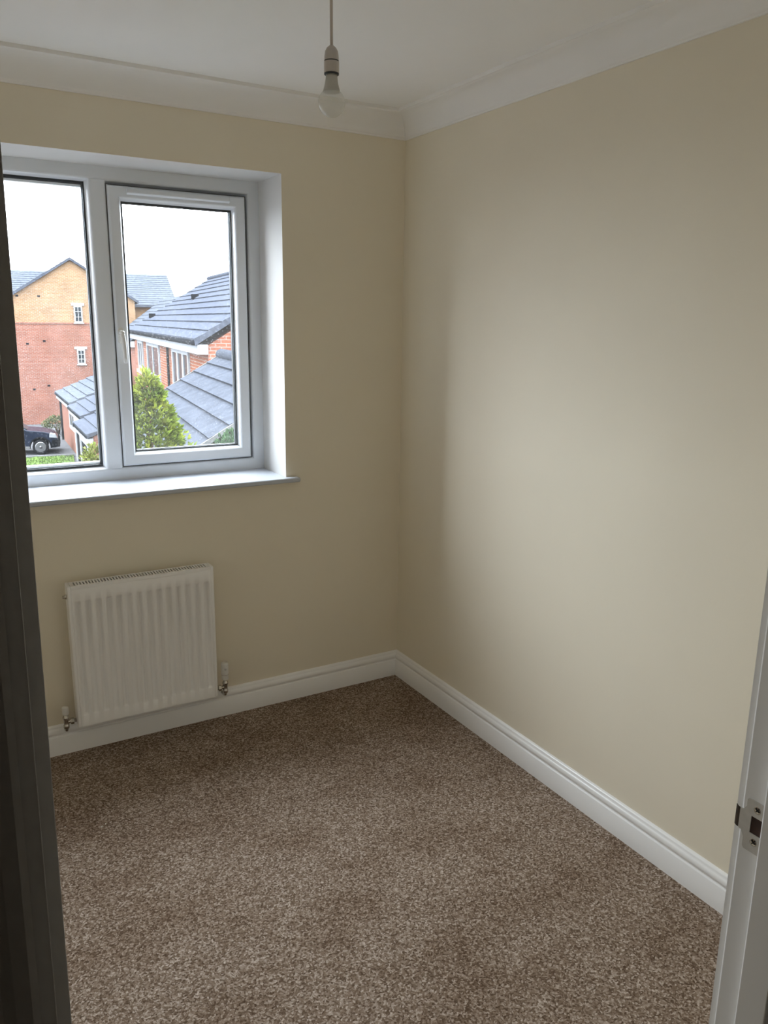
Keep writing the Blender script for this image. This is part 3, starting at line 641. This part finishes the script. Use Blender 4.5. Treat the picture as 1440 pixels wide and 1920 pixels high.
# --- grass verge and kerb in front of the car
q = CAM+(-8)*S8+34*F8
lawn = thing('grass_verge', (q.x, q.y, GZ), 'strip of green grass below the parked car', 'grass', R8, kind='stuff')
random.seed(3); m = MB(); nxg, nyg = 60, 24
vv = [(i*.145, -4+j*.36, .05+random.uniform(0, .05)) for j in range(nyg) for i in range(nxg)]
m.add(vv, [(j*nxg+i, j*nxg+i+1, (j+1)*nxg+i+1, (j+1)*nxg+i) for j in range(nyg-1) for i in range(nxg-1)], 0, True)
ob = m.build('turf', 'lawn_green', lawn); ob['kind'] = 'stuff'
m = MB()
for k in range(9000):
    x, y = random.uniform(0, 8.5), random.uniform(-3.9, 4.2); h = random.uniform(.05, .12); a = random.uniform(0, 6.3); dx, dy = .02*math.cos(a), .02*math.sin(a)
    m.add([(x-dx, y-dy, .05), (x+dx, y+dy, .05), (x+random.uniform(-.04, .04), y+random.uniform(-.04, .04), .06+h)], [(0, 1, 2)])
ob = m.build('grass_blades', 'lawn_green', lawn); ob['kind'] = 'stuff'
MB().box((-.0, 4.3, 0), (8.6, 4.45, .11)).build('kerb', 'kerb_grey', lawn)

# --- plants
def rot_to(d):
    return Vector((0, 0, 1)).rotation_difference(d).to_matrix()
def sprays(m, p, d, s, n):
    """a tuft of slender leaflets round direction d"""
    M = rot_to(d)
    for k in range(n):
        a = random.uniform(0, 6.3); sp_ = random.uniform(.1, .75)
        e = M @ Vector((math.cos(a)*sp_, math.sin(a)*sp_, 1)).normalized(); q = p+e*s*random.uniform(.6, 1.15)
        sd_ = e.orthogonal().normalized(); sd_.rotate(Matrix.Rotation(random.uniform(0, 6.3), 3, e)); mid = p+e*s*.5
        m.add([tuple(p), tuple(mid+sd_*s*.17), tuple(q), tuple(mid-sd_*s*.17)], [(0, 1, 2, 3)])
def conifer():
    random.seed(11)
    v, u = .76, 7.4; q = CAM+v*S8+u*F8
    t = thing('golden_conifer', (q.x, q.y, GZ), 'golden green conifer standing close outside the right pane', 'tree')
    top = EY-.42
    MB().tube([(0, 0, 0), (.02, 0, top*.5), (0, .01, top-.35)], [.13, .08, .02], 8).build('trunk', 'bark', t)
    m = MB()
    for k in range(7000):
        f = random.random()**.8; h = top-.10-f*3.2                     # down from the tip
        R_ = .05+.37*(f*3.2)**.9; R_ = min(R_, .84)
        a = random.uniform(0, 6.283); lob = 1+.15*math.sin(a*3+h*4.2)+.11*math.sin(a*5-h*7)
        r = R_*lob*random.uniform(.55, 1.05)
        p = Vector((r*math.cos(a), r*math.sin(a), h)); d = Vector((math.cos(a), math.sin(a), random.uniform(.35, 1.3))).normalized()
        sprays(m, p, d, random.uniform(.04, .09), 5)
    for k in range(14):
        p = Vector((random.uniform(-.02, .02), random.uniform(-.02, .02), top-.16+k*.008)); sprays(m, p, Vector((random.uniform(-.3, .3), random.uniform(-.3, .3), 1)).normalized(), .09, 5)
    o = m.build('foliage', 'conifer_gold', t); o['kind'] = 'stuff'
conifer()
def bush(name, v, u, r, h, mat, label, n, s, seed, base=0):
    random.seed(seed); q = CAM+v*S8+u*F8
    t = thing(name, (q.x, q.y, GZ), label, 'bush'); m = MB()
    for k in range(n):
        a, b = random.uniform(0, 6.283), math.acos(random.uniform(-.3, 1)); rr = random.uniform(.6, 1.05)
        d = Vector((math.sin(b)*math.cos(a), math.sin(b)*math.sin(a), math.cos(b)))
        p = Vector((d.x*r*rr, d.y*r*rr, h*.5+base*.5+d.z*(h-base)*.46*rr)); sprays(m, p, d, s*random.uniform(.7, 1.2), 4)
    o = m.build('foliage', mat, t); o['kind'] = 'stuff'
    m = MB()
    for k in range(4): a = k*1.6+.3; m.tube([(0.03*math.cos(a), .03*math.sin(a), 0), (r*.25*math.cos(a), r*.25*math.sin(a), h*.55)], [.03+r*.03, .01], 6)
    m.build('stems', 'bark', t)['kind'] = 'stuff'
bush('round_bush', .0, 46.2, .75, 1.0, 'bush_olive', 'rounded olive bush at the foot of the brick gable behind the car', 700, .12, 5)
bush('lime_shrub', .98, 25.5, .55, 2.45, 'shrub_lime', 'lime and cream shrub at the corner of the nearest garage', 900, .13, 6)
bush('tall_shrub', 1.70, 8.4, .26, EY-1.12, 'bush_deep', 'dark green shrub under the edge of the dark tiled roof', 1500, .07, 8, base=EY-2.6)
